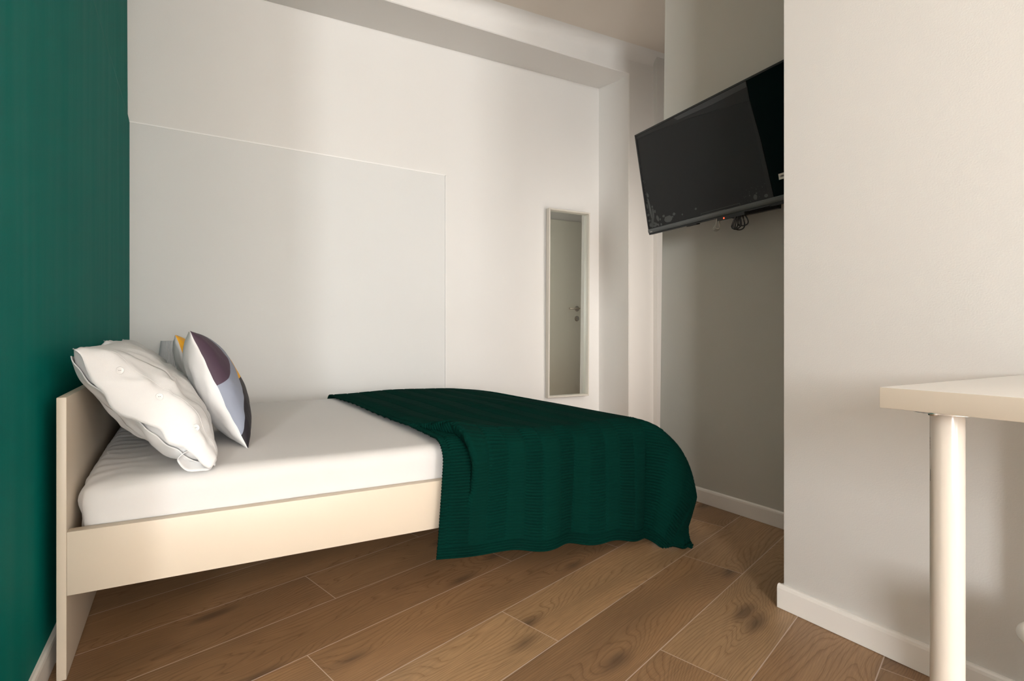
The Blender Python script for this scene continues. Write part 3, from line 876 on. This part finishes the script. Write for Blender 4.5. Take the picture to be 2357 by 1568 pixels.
# ------------------------------------------------------------------ desk
dk = thing('desk', 'white table with thick square-edged top on round white legs, by the right wall', 'desk', (1.363, -.16, 0))
DX0, DX1, DY0, DY1, DZ = 1.0384, 1.687, -.76, .437, .7731
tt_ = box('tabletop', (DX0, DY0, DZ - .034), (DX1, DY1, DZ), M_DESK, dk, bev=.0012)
tt_.data.materials.append(M_DESK_SHADE)
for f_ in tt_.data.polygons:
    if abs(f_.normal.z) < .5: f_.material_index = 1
for i, (lx, ly) in enumerate(((1.102, .3757), (1.102, -.70), (1.628, .3757), (1.628, -.70))):
    lg = lathe('leg', [(.0196, .0008), (.0202, .004), (.0202, .732), (.0195, .7345)], (lx, ly, 0), M_LEG, dk, 64)
    lathe('mounting_plate', [(.042, .7348), (.042, .7390)], (lx, ly, 0), M_METAL, lg, 40)
    if i == 0:
        lathe('screw_head', [(.0062, .7305), (.0070, .7325), (.0070, .7348)], (lx - .0185, ly + .0098, 0), M_METAL, lg, 20)
        for marks in ([(.690 - k * .0052, .694 - k * .0052, 0) for k in range(4)], [(.623 + k * .0032, .6262 + k * .0032, .07) for k in range(6)]):
            bm = bmesh.new()
            for z0_, z1_, da in marks:
                a0 = math.radians(123) + da
                q_ = [(lx + .02035 * math.cos(a), ly + .02035 * math.sin(a), z_) for a, z_ in ((a0, z0_), (a0 + .06, z0_), (a0 + .06, z1_), (a0, z1_))]
                bm.faces.new([bm.verts.new(p_) for p_ in q_])
            from_bm('leg_print', bm, M_INK, lg)

# ------------------------------------------------------------------ waste bin under the desk
wb = thing('waste_bin', 'cream round waste bin with rolled rim under the desk', 'waste bin', (1.475, .29, 0))
lathe('bin_body', [(.001, .002), (.074, .002), (.077, .006), (.0955, .285), (.0925, .285), (.0745, .012), (.001, .012)], (1.475, .29, 0), M_BIN, wb, 64, cap=False)
rim = [(.100 + .010 * math.cos(a) * 1.0, .290 + .010 * math.sin(a)) for a in np.linspace(0, 2 * PI, 15)]
lathe('rolled_rim', rim, (1.475, .29, 0), M_BIN, wb, 64, cap=False)

# ------------------------------------------------------------------ light
def area(name, loc, rot, sx, sy, power, col):
    l = bpy.data.lights.new(name, 'AREA'); l.shape = 'RECTANGLE'; l.size = sx; l.size_y = sy; l.energy = power; l.color = col
    o = bpy.data.objects.new(name, l); COL.objects.link(o); o.location = loc; o.rotation_euler = rot
    return o
area('daylight', ((WX0 + WX1) / 2, CW - .13, (WZ0 + WZ1) / 2), (PI / 2, 0, 0), WX1 - WX0, WZ1 - WZ0, 188, (1.0, .995, .985))
area('left_daylight', (-3.13, (LY0 + LY1) / 2, (LZ0 + LZ1) / 2), (PI / 2, 0, -PI / 2), LY1 - LY0, LZ1 - LZ0, 475, (.965, .99, 1.0))
area('corridor_fill', ((G0 + G1) / 2, DY - .11, 1.08), (PI / 2, 0, 0), G1 - G0 - .08, 1.95, 7, (1.0, .91, .84))  # added lamp in the unseen opening, brightens column and back wall
w = bpy.data.worlds.new('World'); scene.world = w; w.use_nodes = True
w.node_tree.nodes['Background'].inputs[0].default_value = (.9, .95, 1, 1); w.node_tree.nodes['Background'].inputs[1].default_value = 1.0

# ------------------------------------------------------------------ camera
cam = bpy.data.cameras.new('camera'); co = bpy.data.objects.new('camera', cam); COL.objects.link(co)
cam.sensor_width = 36.0; cam.sensor_fit = 'HORIZONTAL'
cam.lens = 1170.43 * 36 / 2357
cam.shift_x = (1178.5 - 981.58) / 2357; cam.shift_y = -(784 - 770.29) / 2357
co.location = (0, 0, .86)
co.rotation_euler = (PI / 2, 0, 1.126 - PI / 2)
cam.clip_start = .02
scene.camera = co
scene.view_settings.view_transform = 'Standard'
scene.view_settings.look = 'None'
scene.view_settings.exposure = 0.55
scene.view_settings.gamma = 1.0
